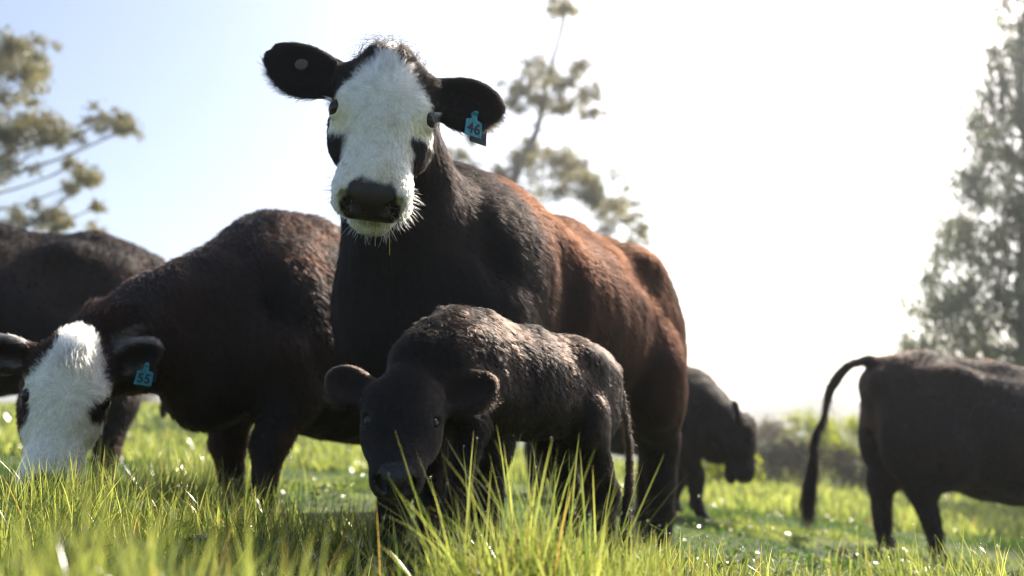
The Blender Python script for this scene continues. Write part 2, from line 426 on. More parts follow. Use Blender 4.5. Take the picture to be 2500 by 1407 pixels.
def hair_curves(name, parent, P, N, T, L, C, mat, rad=0.00045, npts=5, lift=0.4, curl=0.15, wave=0.0, seed=0, sag=0.0, clump=0.0, cell=0.015):
    r = np.random.default_rng(seed); n = len(P)
    d = nrm(N * lift + T + r.normal(0, curl, (n, 3))); side = nrm(np.cross(d, N)); bend = r.normal(0, 0.5, (n, 1))
    s = np.linspace(0, 1, npts)[None, :, None]
    L = L[:, None, None]
    pos = P[:, None, :] + d[:, None, :] * s * L + (side * bend)[:, None, :] * (s ** 2) * L * curl * 1.5 - N[:, None, :] * (s ** 2) * L * lift * 0.35
    if wave: 
        ph = vnoise(P, 30, 5)[:, None, None] * 12
        pos = pos + side[:, None, :] * np.sin(s * 9 + ph) * L * wave
    if sag: pos[..., 2] -= (s[..., 0] ** 2) * L[..., 0] * sag
    if np.any(clump):
        q = P + (np.stack([vnoise(P, 60, 2), vnoise(P, 60, 4), vnoise(P, 60, 6)], 1) - .5) * cell * 1.6
        key = np.floor(q / cell).astype(np.int64) + 5000; key = (key[:, 0] * 20000 + key[:, 1]) * 20000 + key[:, 2]
        _, inv = np.unique(key, return_inverse=True); inv = inv.ravel(); cnt = np.bincount(inv).astype(float)
        tip = np.stack([np.bincount(inv, pos[:, -1, a]) / cnt for a in range(3)], 1)
        nmean = np.stack([np.bincount(inv, N[:, a]) / cnt for a in range(3)], 1)
        k_ = r.random(len(cnt)); tip = tip + (nmean * (k_ - .5)[:, None] + r.normal(0, .35, (len(cnt), 3))) * L.mean() * .5
        pos = pos + (tip[inv] - pos[:, -1])[:, None, :] * (s ** 1.4) * np.reshape(clump, (-1, 1, 1)) * (.6 + .4 * r.random((n, 1, 1)))
    cd = bpy.data.hair_curves.new(name); cd.add_curves([npts] * n)
    cd.attributes['position'].data.foreach_set('vector', pos.astype(np.float32).ravel())
    ra = cd.attributes.get('radius') or cd.attributes.new('radius', 'FLOAT', 'POINT')
    rr = (np.linspace(1, 0.25, npts)[None, :] * rad * (0.7 + 0.6 * r.random((n, 1)))).astype(np.float32)
    ra.data.foreach_set('value', rr.ravel())
    ca = cd.attributes.new('hcol', 'FLOAT_COLOR', 'CURVE')
    c4 = np.ones((n, 4), np.float32); c4[:, :3] = C; ca.data.foreach_set('color', c4.ravel())
    cd.materials.append(mat)
    return link(name, cd, parent)

def sample(V, Q, N, w, n, seed):
    r = np.random.default_rng(seed)
    T = np.concatenate([Q[:, [0, 1, 2]], Q[:, [0, 2, 3]]])
    ar = np.linalg.norm(np.cross(V[T[:, 1]] - V[T[:, 0]], V[T[:, 2]] - V[T[:, 0]]), axis=1) * w[T].mean(1)
    cdf = np.cumsum(ar); t = T[np.searchsorted(cdf, r.random(n) * cdf[-1])]
    u = r.random((n, 2)); fl = u.sum(1) > 1; u[fl] = 1 - u[fl]
    b = np.stack([1 - u.sum(1), u[:, 0], u[:, 1]], 1)[:, :, None]
    return t, b
def interp(A, t, b): return (A[t] * b).sum(1)

M_eye = principled('eyeball_dark', (0.010, 0.006, 0.004), 0.08, 0.35)
M_tag = principled('tag_blue', (0.035, 0.19, 0.26), 0.5, noise=(55, (0.03, 0.33, 0.45)), bump=(90, .3))
M_tagdark = principled('tag_back', (0.012, 0.02, 0.03), 0.5)
M_ink = principled('tag_ink', (0.006, 0.01, 0.02), 0.6)
M_button = principled('tag_button', (0.07, 0.055, 0.03), 0.45)

def ellipsoid_mesh(name, r, mat, nu=16, nv=10):
    th = np.linspace(0, np.pi, nv + 1); ph = np.linspace(0, 2 * np.pi, nu, endpoint=False)
    V = np.array([(math.sin(a) * math.cos(b), math.sin(a) * math.sin(b), math.cos(a)) for a in th for b in ph]) * r
    Q = np.array([(i * nu + j, (i + 1) * nu + j, (i + 1) * nu + (j + 1) % nu, i * nu + (j + 1) % nu) for i in range(nv) for j in range(nu)])
    return mesh_np(name, V, Q, mat)

def set_frame(o, loc, R):
    M = Matrix([[*R[0], loc[0]], [*R[1], loc[1]], [*R[2], loc[2]], [0, 0, 0, 1]])
    o.matrix_local = M

def plate(name, outline, th, mat):
    O = np.asarray(outline, float); n = len(O)
    V = np.concatenate([np.c_[O, np.full(n, -th / 2)], np.c_[O, np.full(n, th / 2)]])
    me = bpy.data.meshes.new(name)
    fs = [list(range(n))[::-1], list(range(n, 2 * n))] + [[i, (i + 1) % n, n + (i + 1) % n, n + i] for i in range(n)]
    me.from_pydata([tuple(v) for v in V], [], fs); me.update(); me.materials.append(mat)
    return me

def text_mesh(name, body, size, mat):
    fc = bpy.data.curves.new(name, 'FONT'); fc.body = body; fc.size = size; fc.extrude = 0.0006; fc.align_x = 'CENTER'; fc.align_y = 'CENTER'; fc.offset = size * 0.012
    o = bpy.data.objects.new(name, fc); coll.objects.link(o)
    dg = bpy.context.evaluated_depsgraph_get()
    me = bpy.data.meshes.new_from_object(o.evaluated_get(dg)); me.name = name
    bpy.data.objects.remove(o); bpy.data.curves.remove(fc)
    me.materials.clear(); me.materials.append(mat)
    return me

def ear_tag(root, hd, side, ear, text, drop, yaw=0.0, off=0.55, low=0.3):
    """blue flap tag pinned through the ear, hanging; number as a child"""
    R = ear_frame(hd, side, ear); base = np.array([0.080, side * 0.095, -0.100])
    c = base + R[:, 0] * (0.02 + ear[6] * off); wx = R[:, 1] if R[0, 1] > 0 else -R[:, 1]; c = c + wx * ear[7] * low
    pin = hd.p(c) + hd.R @ (R[:, 2] * 0.012 * hd.s)
    out = [(-.007, .0), (-.010, -.018), (-.026, -.024), (-.028, -.070), (.028, -.070), (.026, -.024), (.010, -.018), (.007, .0)]
    nrmz = nrm(hd.R @ R[:, 2]); down = np.array(drop, float); down = nrm(down - nrmz * (down @ nrmz) * 0.8)
    y = -down; x = nrm(np.cross(y, nrmz)); z = np.cross(x, y)
    Rt = np.stack([x, y, z], 1) @ rotm((0, 1, 0), yaw)
    t = link('ear_tag', plate('ear_tag', np.array(out), 0.003, M_tag), root)
    set_frame(t, pin + nrmz * 0.012, Rt)
    n = link('tag_number', text_mesh('tag_number', text, 0.044, M_ink), t)
    n.location = (0, -0.048, 0.0022)
    b = link('tag_backing', plate('tag_backing', np.array(out), 0.003, M_tagdark), root)
    set_frame(b, pin - nrmz * 0.03 + hd.R @ (R[:, 0] * 0.022 * hd.s), Rt)
    s = link('tag_stud', ellipsoid_mesh('tag_stud', np.array([0.008, 0.008, 0.016]), M_tag), root)
    set_frame(s, pin + nrmz * 0.008, Rt)

def cow(name, label, group, origin, heading, S, head, B, legs, tail, res, colour, fur, tags=(), ears=None, wet=False, eyes=1.12, box=None, seed=1, fat=1.0, mz=1.0, hscale=(1, 1, 1)):
    """head = (poll, xdir, zdir) in world space"""
    loc, R = body_frame(origin, heading, S)
    toL = lambda p: R.T @ (np.asarray(p, float) - loc)
    hd = Head(toL(head[0]), R.T @ np.asarray(head[1], float), R.T @ np.asarray(head[2], float), hscale)
    if mz < 1: hd.eye = np.array([.205, .108, -.060])
    root = link(name, None, None, label=label, category='calf' if 'calf' in name else 'cow', group=group)
    set_frame(root, loc, R)
    hp = hd.p((0.2, 0, -0.1))
    lo = np.minimum(np.array([-1.15, -0.52, -0.03]) * S, hp - 0.40); hi = np.maximum(np.array([0.98, 0.52, 1.40 + B['zb']]) * S, hp + 0.40)
    if tail is not None:
        tl = np.array(tail) * S; lo = np.minimum(lo, tl.min(0) - .06); hi = np.maximum(hi, tl.max(0) + .06)
    lo[2] = min(lo[2], -0.06)
    f = Field(lo, hi, res)
    model_body(f, S, hd, B, legs, tail)
    model_head(f, hd, ears, fat, mz)
    V, Q = f.mesh(1); N = vnormals(V, Q)
    H = hd.inv(V); onhead = (H[:, 0] > -.12) & (np.abs(H[:, 1]) < .3) & (H[:, 2] > -.3) & (H[:, 0] < .6) & (H[:, 2] < .15)
    amp = np.where(onhead, .006, .045) * S
    V = V + N * ((fnoise(V / S, 3.2, seed % 7) - .5) * amp + np.where(onhead, 0, 1) * (fnoise(V / S * np.array([1, 1, .35]), 13, 3) - .5) * .016 * S)[:, None]; N = vnormals(V, Q)
    H = hd.inv(V)
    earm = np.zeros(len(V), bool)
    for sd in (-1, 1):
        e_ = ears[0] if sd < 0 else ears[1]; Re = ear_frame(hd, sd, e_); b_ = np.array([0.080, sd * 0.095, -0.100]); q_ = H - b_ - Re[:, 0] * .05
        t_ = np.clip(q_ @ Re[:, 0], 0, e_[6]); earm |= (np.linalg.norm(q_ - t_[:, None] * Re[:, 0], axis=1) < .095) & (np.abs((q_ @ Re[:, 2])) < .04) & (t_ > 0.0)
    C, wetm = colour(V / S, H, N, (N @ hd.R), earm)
    cols = np.c_[C, 1 - wetm]
    me = mesh_np('body', V, Q, M_hide, True, cols)
    link('body', me, root)
    if eyes:
        for s in (-1, 1):
            od = EYE_OUT(s)
            o = link('eye', ellipsoid_mesh('eye', np.full(3, 0.0225 * eyes) * float(hd.s.mean()), M_eye, 24, 14), root)
            o.location = hd.p(hd.eye * (1, s, 1) - od * 0.0105)
    # coat
    is_head = ((H[:, 0] > -0.14) & (np.abs(H[:, 1]) < 0.17) & (H[:, 0] < 0.56) & (H[:, 2] > -0.27) & (H[:, 2] < 0.12)) | earm
    n_body, n_head, L_body, L_head, rad = fur
    eye_d = np.minimum(np.linalg.norm((H - hd.eye) * hd.s, axis=1), np.linalg.norm((H - hd.eye * (1, -1, 1)) * hd.s, axis=1))
    bare = np.clip(wetm, 0, 1) + (eye_d < 0.035 * (eyes or 1) * hd.s.mean())
    mat = M_wet if wet else M_fur
    ws = np.where(V[:, 2] > 0.10 * S, 1.0, 0.3)
    out = []
    for part, n, L0 in (('coat', n_body, L_body), ('face_hair', n_head, L_head)):
        if not n: continue
        m = (is_head if part == 'face_hair' else ~is_head) if n_head else np.ones(len(V), bool)
        t, b = sample(V, Q, N, np.where(m, ws * (1 - np.clip(bare, 0, 1)), 0), n, seed + len(part))
        P = interp(V, t, b); n_ = nrm(interp(N, t, b)); c = interp(C, t, b); h = interp(H, t, b); em = earm[t[:, 0]]
        if part == 'coat':
            g = np.tile([-0.55, 0, -0.9], (n, 1)); g[:, 0] += (fnoise(P, 5 / S, 3) - .5) * 1.2; g[:, 1] += (fnoise(P, 6 / S, 6) - .5) * 1.2
            T = g
        else:
            w = h - np.array([0.17, 0, 0]); w[:, 2] = 0
            w[:, 0] = np.where(w[:, 0] < 0, w[:, 0] * 0.8, w[:, 0] * 1.3 + 0.03)
            w = nrm(w); w += 0.9 * (np.stack([fnoise(h, 22, 4), fnoise(h, 22, 8), fnoise(h, 22, 11)], 1) - .5)
            w[em] = np.stack([0.35 * np.ones(em.sum()), np.sign(h[em, 1]), -0.2 * np.ones(em.sum())], 1)
            T = w @ hd.R.T
        T = nrm(T - n_ * (T * n_).sum(1, keepdims=True))
        L = L0 * (0.6 + 0.8 * np.random.default_rng(seed).random(n)) * (0.65 + 0.7 * fnoise(P, 9 / S, 2))
        if part == 'face_hair':
            L *= np.interp(h[:, 0], [-.05, .08, .2, .35, .46], [2.6, 2.4, 1.2, .8, .45])
            L *= 1 - .55 * sstep(.075, .03, np.minimum(np.linalg.norm(h - EYE, axis=1), np.linalg.norm(h - EYE * (1, -1, 1), axis=1))); L *= 1 - .45 * sstep(.04, .09, np.abs(h[:, 1])) * (h[:, 0] < .15)
            L = np.where(em, max(L0, .010) * .9 * (0.5 + np.random.default_rng(seed + 2).random(n)), L)
        if part == 'face_hair':
            low = em & ((n_ @ hd.R)[:, 0] > 0.45); L = np.where(low, np.where(np.random.default_rng(seed + 5).random(n) < .4, L * 3.2, L), L)
        if part == 'face_hair': c = c * np.clip(.45 + 1.0 * vnoise(P, 75, 12) * (.5 + vnoise(P, 28, 3)), .4, 1.05)[:, None]
        c = c * (0.75 + 0.5 * np.random.default_rng(seed + 3).random((n, 1)))
        out.append(hair_curves(part, root, P, n_, T, L, c, mat, rad, 5, 0.42 if part == 'coat' else 0.26, 0.16, 0.08 if wet else 0.03, seed, clump=.65 * np.ones(n) if wet and part == 'coat' else (.45 * np.ones(n) if part == 'coat' else np.where(em | wet, .12, .65)), cell=max(L0 * (.7 if wet else .8), .009)))
    return root, hd, loc, R, (V, Q, N, H)

def ear(ax, ay, az, nx, ny, nz, L=0.185, W=0.125): return (ax, ay, az, nx, ny, nz, L, W)

# colour functions: V in unit body space, H head space, N body normal, HN head normal
BLACK = np.array([0.0042, 0.0034, 0.0032]); BROWN = np.array([0.016, 0.0075, 0.005]); RUST = np.array([0.014, 0.0058, 0.0030]); WHITE = np.array([0.78, 0.76, 0.70])
def lerp(a, b, t): return a + (b - a) * t[:, None]
def nose_mask(H):
    x, y, z = H.T
    top = sstep(0.400, 0.420, x - 1.6 * np.maximum(0, np.abs(y) - .045) + (fnoise(H, 55, 5) - .5) * .03)
    return top * sstep(0.084, 0.070, np.abs(y) + 0.65 * np.maximum(0, -0.125 - z)) * sstep(-0.184, -0.170, z)
def col_main(V, H, N, HN, earm):
    n1 = fnoise(V, 6, 1)
    flank = sstep(0.50, 0.28, V[:, 0] + (n1 - .5) * .25); t = flank * (.45 + .55 * sstep(.3, .65, n1)) * sstep(.35, .6, V[:, 2])
    C = lerp(BLACK, np.array([.0135, .0058, .0037]), np.clip(t, 0, 1)); C = C + (RUST * .8 - C) * (flank * sstep(.95, 1.2, V[:, 2] + (n1 - .5) * .5))[:, None] * 0.6
    x, y, z = H.T; nj = fnoise(H, 26, 9) - .5
    head = (x > -0.12) & (np.abs(y) < 0.19) & (z > -0.34) & (z < 0.1) & (x < 0.56)
    halfw = np.interp(x, [-.02, .02, .06, .10, .14, .19, .22, .27, .33, .38, .42], [.0, .006, .034, .070, .105, .14, .135, .082, .078, .12, .2])
    side = np.interp(x, [.0, .1, .17, .23, .27, .33, .38, .44], [-.06, -.07, -.10, -.115, -.105, -.12, -.20, -.4])
    w = sstep(0.010, -0.010, np.abs(y) - halfw + nj * .02) * sstep(-0.014, 0.010, z - side + nj * .03) * head * (z > -.25)
    spot = np.exp(-(((x - .268) / .026) ** 2 + ((y - .098) / .03) ** 2)); w = w * (1 - sstep(.35, .6, spot + nj * .2))
    w = np.maximum(w, head * (z < -0.13) * (z > -.25) * (np.abs(y) < .11) * sstep(.36, .40, x))
    eyed = np.minimum(np.linalg.norm(H - EYE, axis=1), np.linalg.norm(H - EYE * (1, -1, 1), axis=1))
    w = w * sstep(.018, .025, eyed)
    C = lerp(C, WHITE, w)
    yl = np.exp(-((x - .24) / .05) ** 2) * sstep(.05, .09, np.abs(y)) * w
    C = C * (1 - yl[:, None] * np.array([.05, .12, .35]))
    st = w * (.10 + .35 * sstep(.45, .75, fnoise(H, 14, 21)) + .35 * sstep(.3, .42, x) * sstep(.5, .7, fnoise(H, 30, 17))); C = C * (1 - st[:, None] * np.array([.35, .45, .65]))
    nm = nose_mask(H) * head
    C = lerp(C, np.array([.022, .016, .0145]), nm)
    nd = np.minimum(np.linalg.norm((H - np.array([.450, .052, -.088])) * (.8, 1, 1), axis=1), np.linalg.norm((H - np.array([.450, -.052, -.088])) * (.8, 1, 1), axis=1))
    C = lerp(C, np.array([.006, .004, .004]), nm * sstep(.026, .018, nd))  # shade inside the nostril hollows painted into the nose colour
    return C, nm
def col_face(V, H, N, HN, earm):
    n1 = fnoise(V, 5, 2)
    C = lerp(BLACK * 1.5, BROWN, sstep(0.35, 0.65, n1) * .8)
    sp_ = np.exp(-((V[:, 0] + 0.05) / .1) ** 2 - ((V[:, 2] - 1.18) / .1) ** 2); C = C + (RUST - C) * (sstep(.3, .7, sp_ + n1 * .3))[:, None]
    x, y, z = H.T; nj = fnoise(H, 20, 9) - .5
    head = (x > -0.10) & (np.abs(y) < 0.15) & (z > -0.34) & (z < 0.12) & (x < 0.56)
    side = np.interp(x, [-.05, .0, .1, .2, .3, .4, .5], [-.06, -.09, -.10, -.10, -.13, -.22, -.3])
    w = sstep(-0.014, 0.012, z - side + nj * .03) * head * (z > -.25) * sstep(.01, -.01, np.abs(y) - np.interp(x, [-.06, .0, .05, .11, .17, .5], [.03, .05, .065, .10, .16, .2]) + nj * .02)
    sp2 = np.exp(-(((x - .215) / .036) ** 2 + ((y - .098) / .035) ** 2)); w = w * (1 - sstep(.35, .6, sp2 + nj * .2))
    sp3 = np.exp(-(((x - .24) / .05) ** 2 + ((y + .125) / .03) ** 2)); w = w * (1 - sstep(.35, .6, sp3 + nj * .2))
    C = lerp(C, np.array([.16, .15, .14]), earm * sstep(.3, -.3, HN[:, 0] + .8 * (fnoise(H, 30, 4) - .5)) * .7)  # upward ear edges paler: sunlight painted into the coat colour
    C = lerp(C, WHITE, w)
    nm = nose_mask(H) * head
    return lerp(C, np.array([.03, .02, .018]), nm), nm
def col_dark(k):
    def fcol(V, H, N, HN, earm):
        t = sstep(.4, .7, fnoise(V, 4, 3 + k)) * .7 + .3 * sstep(.9, 1.2, V[:, 2])
        C = lerp(BLACK, BROWN, np.clip(t * (1.0 if k else .35), 0, 1))
        nm = nose_mask(H) * (H[:, 0] > .3) * (np.abs(H[:, 1]) < .12) * (np.abs(H[:, 2]) < .3)
        return C, nm
    return fcol
def col_calf(V, H, N, HN, earm):
    C = lerp(BLACK * .85, np.array([.012, .0085, .007]), sstep(.4, .7, fnoise(V, 6, 5)))
    head = (H[:, 0] > -.1) & (np.abs(H[:, 1]) < .2) & (H[:, 2] > -.3) & (H[:, 2] < .1) & (H[:, 0] < .56)
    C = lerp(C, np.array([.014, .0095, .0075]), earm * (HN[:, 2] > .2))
    nm = nose_mask(H) * head
    return lerp(C, np.array([.020, .016, .015]), nm), nm

STAND = ((0.0, 0.0), (0.0, 0.0), (0.0, 0.0), (0.0, 0.0))
TAILH = [(-.96, 0, 1.15), (-1.05, 0, 1.08), (-1.08, 0, .9), (-1.07, 0, .6), (-1.06, 0, .40)]
BODY = dict(w=1.0, d=1.0, zb=0.02, crest=(0, 0, .03), throat=(-.02, 0, -.02))
GROUP = 'cattle grazing in the pasture'

def tuft(root, tip, n, L, col, rad, mat, seed, spread=.03):
    r = np.random.default_rng(seed)
    P = np.array(tip) + np.clip(r.normal(0, 1, (n, 3)), -1.5, 1.5) * spread * np.array([.5, .5, 3.0]); Nn = nrm(r.normal(0, 1, (n, 3))); T = np.tile([0, 0, -1.0], (n, 1)) + r.normal(0, .04, (n, 3))
    hair_curves('tail_tuft', root, P, Nn, nrm(T), L * (.3 + 1.0 * r.random(n)), np.tile(col, (n, 1)), mat, rad, 6, .06, .06, .03, seed)

def main_cow():
    k = 1.045
    o = (0.03, 3.22); heading = 180 + 58
    poll = at(955, 108, 2.20)
    xd, zd = face_frame(poll, 50, -4.5, 3)
    ears = (ear(-.36, .92, -.10, .10, .12, 1.0, .235, .140), ear(-.06, .97, -.12, .18, -.05, 1.0, .20, .140))
    B = dict(BODY, w=1.02, crest=(.12, 0, -.20), throat=(.02, 0, -.06))
    legs = ((.02, 0), (-.02, -.02), (-.08, .0), (.08, 0))
    tail = [(-.94, 0, 1.15), (-1.02, 0.0, 1.08), (-1.05, 0.02, .9), (-1.03, .03, .6), (-1.02, .03, .36)]
    root, hd, loc, R, g = cow('cow', 'black cow with white face and blue ear tag 46 looking straight ahead over the calf', GROUP, o, heading, k, (poll, xd, zd), B, legs, tail, 0.0068, col_main, (200000, 120000, .026, .0125, .0005), ears=ears, seed=11, hscale=(1.0, 1.10, 1.0))
    ear_tag(root, hd, 1, ears[1], '46', R.T @ np.array([-.10, 0, -1]), 0.35)
    Rr = ear_frame(hd, -1, ears[0]); c = np.array([.080, -.095, -.100]) + Rr[:, 0] * .135
    b = link('tag_button', ellipsoid_mesh('tag_button', np.array([.019, .019, .006]), M_button, 20, 8), root); set_frame(b, hd.p(c + Rr[:, 2] * .012), hd.R @ Rr)
    c2 = link('button_centre', ellipsoid_mesh('button_centre', np.array([.006, .006, .004]), M_button, 12, 6), b); c2.location = (0, 0, .004)
    r = np.random.default_rng(5)
    # forelock curls on the poll
    n = 320; h = np.c_[r.uniform(-.06, .05, n), r.uniform(-.07, .08, n), r.uniform(-.05, .0, n)]
    V, Q, N, H = g; top = np.argwhere((H[:, 0] < .03) & (H[:, 0] > -.07) & (np.abs(H[:, 1]) < .085) & (H[:, 2] > -.14)).ravel()
    i = r.choice(top, n); dark = np.array([.008, .006, .005])
    hair_curves('forelock', root, V[i], N[i], nrm(-hd.R[:, 0] * .5 + r.normal(0, .5, (n, 3))), r.uniform(.03, .075, n), np.tile(dark, (n, 1)), M_fur, .0005, 9, .8, .45, .22, 4)
    # whiskers round the mouth and lashes
    lip = np.argwhere((H[:, 0] > .36) & (H[:, 0] < .47) & (np.abs(H[:, 1]) < .12) & (H[:, 2] < -.10) & (H[:, 2] > -.25)).ravel(); n = 420; i = r.choice(lip, n)
    hair_curves('whiskers', root, V[i], N[i], nrm(np.tile(hd.R[:, 0], (n, 1)) * .6 + N[i]), r.uniform(.015, .06, n), np.tile([.75, .72, .65], (n, 1)), M_fur, .00035, 6, .9, .2, .02, 6)
    for s in (-1, 1):
        od = EYE_OUT(s); n = 60; a = r.uniform(-1.2, 1.2, n)
        base = np.array([hd.p(EYE * (1, s, 1) + np.array([-.022 * math.cos(t), s * .004 + .0, .022 * math.sin(t)]) * (1, 1, 1) + od * .006) for t in a])
        nn = np.tile(hd.R @ od, (n, 1)); tt = nrm(np.tile(hd.R @ np.array([.2, s * .8, .2]), (n, 1)) + r.normal(0, .15, (n, 3)))
        hair_curves('eyelashes', root, base, nn, tt, r.uniform(.016, .03, n), np.tile([.6, .56, .5], (n, 1)), M_fur, .0004, 5, .5, .1, 0, 8)
    for j, (yy, ln, lab) in enumerate(((.012, .055, 'short green grass stalk hanging from the middle of the white-faced cow\'s lips'), (.047, .07, 'yellow-green grass stalk hanging from the corner of the white-faced cow\'s mouth'))):
        p0 = hd.p((.455, yy, -.186)); Rw = R; w0 = loc + Rw @ p0; d0 = Rw @ (hd.R @ np.array([.55, .1, .10])); t_ = np.linspace(0, 1, 6)[:, None]
        cpt = w0 - d0 * .02 + d0 * ln * t_ + np.array([0, 0, -1]) * ln * .9 * t_ ** 1.6; V2, Q2 = tube(cpt, np.linspace(.0018, .0008, 6), 5)
        link('grass_stalk', mesh_np('grass_stalk', V2, Q2, M_stalk), None, label=lab, category='grass stalk')
    tuft(root, np.array(tail[-1]) * k + np.array([0, 0, -.05]), 1500, .25, BLACK, .0008, M_fur, 3)
    return root, hd, loc, R

def calf():
    k = 0.455
    w0 = at(1100, 745, 2.03); back = nrm(np.array([.62, .785]))
    heading = math.degrees(math.atan2(-back[1], -back[0])); o = (w0[0] + back[0] * .40 * k, w0[1] + back[1] * .40 * k)
    poll = at(990, 902, 1.86)
    xd, zd = face_frame(poll, 50, -2, 3)
    ears = (ear(-.62, .78, -.05, .15, .15, 1.0, .215, .125), ear(-.50, .86, .0, .30, -.05, 1.0, .25, .125))
    B = dict(hollow=0, w=.70, d=.80, zb=.42, crest=(.04, 0, .02), throat=(.05, 0, .04), leg=.78, tailr=.75)
    tail = [(-.96, .02, 1.44), (-1.10, .06, 1.34), (-1.17, .09, 1.05), (-1.17, .10, .78), (-1.14, .10, .56)]
    legs = ((.10, .04), (-.06, .0), (-.06, 0), (.10, 0))
    root, hd, loc, R, g = cow('calf', 'small all-black calf with lowered head standing in front of the white-faced cow', GROUP, o, heading, k, (poll, xd, zd), B, legs, tail, 0.0058, col_calf, (130000, 50000, .017, .0055, .00040), ears=ears, wet=True, seed=21, hscale=(.56, .64, .58), fat=.8, eyes=1.15, mz=.80)
    tuft(root, np.array(tail[-1]) * k, 900, .11, np.array([.012, .009, .007]), .0007, M_fur, 5, .009)
    r = np.random.default_rng(8); n = 2200; tt = catmull(np.array(tail[1:]) * k, 12); ii = r.integers(0, len(tt), n)
    hair_curves('tail_hair', root, tt[ii] + r.normal(0, .004, (n, 3)), nrm(r.normal(0, 1, (n, 3))), nrm(np.tile([0, 0, -1.], (n, 1)) + r.normal(0, .12, (n, 3))), r.uniform(.02, .045, n), np.tile([.014, .010, .008], (n, 1)), M_wet, .0005, 5, .35, .2, .1, 5)
    return root, hd, loc, R

def face_cow():
    k = 1.0
    o = (-0.76, 3.84); heading = 180 + 52
    poll = at(194, 822, 2.76)
    xd, zd = face_frame(poll, 80, -6, -2)
    ears = (ear(-.25, 1, -.25, .3, .0, 1.0, .18, .11), ear(-.55, .9, .12, .3, .0, 1.0, .18, .13))
    B = dict(BODY, w=1.06, d=1.20, zb=-.04, crest=(.05, 0, .12), throat=(.12, 0, .02))
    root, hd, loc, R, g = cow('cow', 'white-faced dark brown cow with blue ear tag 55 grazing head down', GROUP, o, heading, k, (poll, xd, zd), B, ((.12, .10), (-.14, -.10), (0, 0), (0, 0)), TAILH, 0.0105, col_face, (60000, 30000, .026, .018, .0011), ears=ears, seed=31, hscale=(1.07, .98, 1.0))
    ear_tag(root, hd, 1, ears[1], '55', R.T @ np.array([-.15, 0, -1]), -0.1, .62)
    V, Q, N, H = g; r = np.random.default_rng(9)
    top = np.argwhere((H[:, 0] < .05) & (H[:, 0] > -.05) & (np.abs(H[:, 1]) < .055) & (H[:, 2] > -.06)).ravel(); n = 1500; i = r.choice(top, n)
    hair_curves('forelock', root, V[i], N[i], nrm(np.tile(hd.R[:, 0], (n, 1)) + r.normal(0, .12, (n, 3))), r.uniform(.05, .11, n), np.tile([.80, .70, .50], (n, 1)), M_fur, .0012, 6, .25, .12, .05, 4)
def back_cow():
    k = 1.2; o = (-3.42, 5.0); heading = 180 + 24
    poll = np.array([-4.6, 4.45, 1.45]); xd = np.array([-.6, 0, -.8]); zd = np.array([-.8, 0, .6]); e = ear(-.1, 1, -.2, .2, 0, 1)
    cow('cow', 'dark brown cow standing side-on behind the white-faced grazing cow', GROUP, o, heading, k, (poll, xd, zd), dict(BODY, w=1.05, d=1.08), STAND, TAILH, 0.016, col_dark(1), (40000, 0, .028, 0, .0016), ears=(e, e), seed=41)
def grazing_cow():
    k = 0.92; o = (0.92, 7.0); heading = -14
    b = at(1842, 1020, 6.5)
    xd = np.array([.02, -.15, -1.0]); zd = np.array([.98, -.15, .05]); e = ear(-.85, .5, -.25, .1, 0, 1, .21, .11)
    cow('cow', 'all-black cow grazing head down, seen past the calf mother\'s hindquarters', GROUP, o, heading, k, (b, xd, zd), dict(BODY, zb=.0, crest=(.02, 0, .12), throat=(.05, 0, -.02)), ((-.12, 0), (.10, 0), (0, 0), (0, 0)), TAILH, 0.016, col_dark(0), (30000, 0, .028, 0, .0016), ears=(e, e), seed=51)
def tail_cow():
    k = 1.07; o = (3.41, 5.95); heading = -4
    poll = np.array([4.9, 5.8, .75]); xd = np.array([.5, 0, -.86]); zd = np.array([.86, 0, .5]); e = ear(-.1, 1, -.2, .2, 0, 1)
    tail = [(-.93, 0, 1.17), (-1.02, 0, 1.20), (-1.14, 0, 1.14), (-1.23, .01, .98), (-1.27, -.01, .80), (-1.31, .02, .66), (-1.30, -.01, .52), (-1.32, 0, .40)]
    root, *_ = cow('cow', 'dark cow with arched raised tail standing in front of the tall dense tree', GROUP, o, heading, k, (poll, xd, zd), dict(BODY, w=1.05, d=1.12, zb=-.02, tailr=.8), ((0, 0), (0, 0), (.02, .0), (.22, 0)), tail, 0.014, col_dark(2), (40000, 0, .026, 0, .0015), ears=(e, e), seed=61)
    tuft(root, np.array(tail[-1]) * k + np.array([0, 0, .06]), 1800, .30, BLACK, .0014, M_fur, 7, .016)
    r = np.random.default_rng(18); n = 2600; tt = catmull(np.array(tail[3:]) * k, 12); ii = (r.random(n) ** .6 * len(tt)).astype(int)
    hair_curves('tail_hair', root, tt[ii] + r.normal(0, .006, (n, 3)), nrm(r.normal(0, 1, (n, 3))), nrm(np.tile([0, 0, -1.], (n, 1)) + r.normal(0, .10, (n, 3))), r.uniform(.04, .16, n), np.tile(BLACK, (n, 1)), M_fur, .0012, 5, .2, .15, .05, 5)

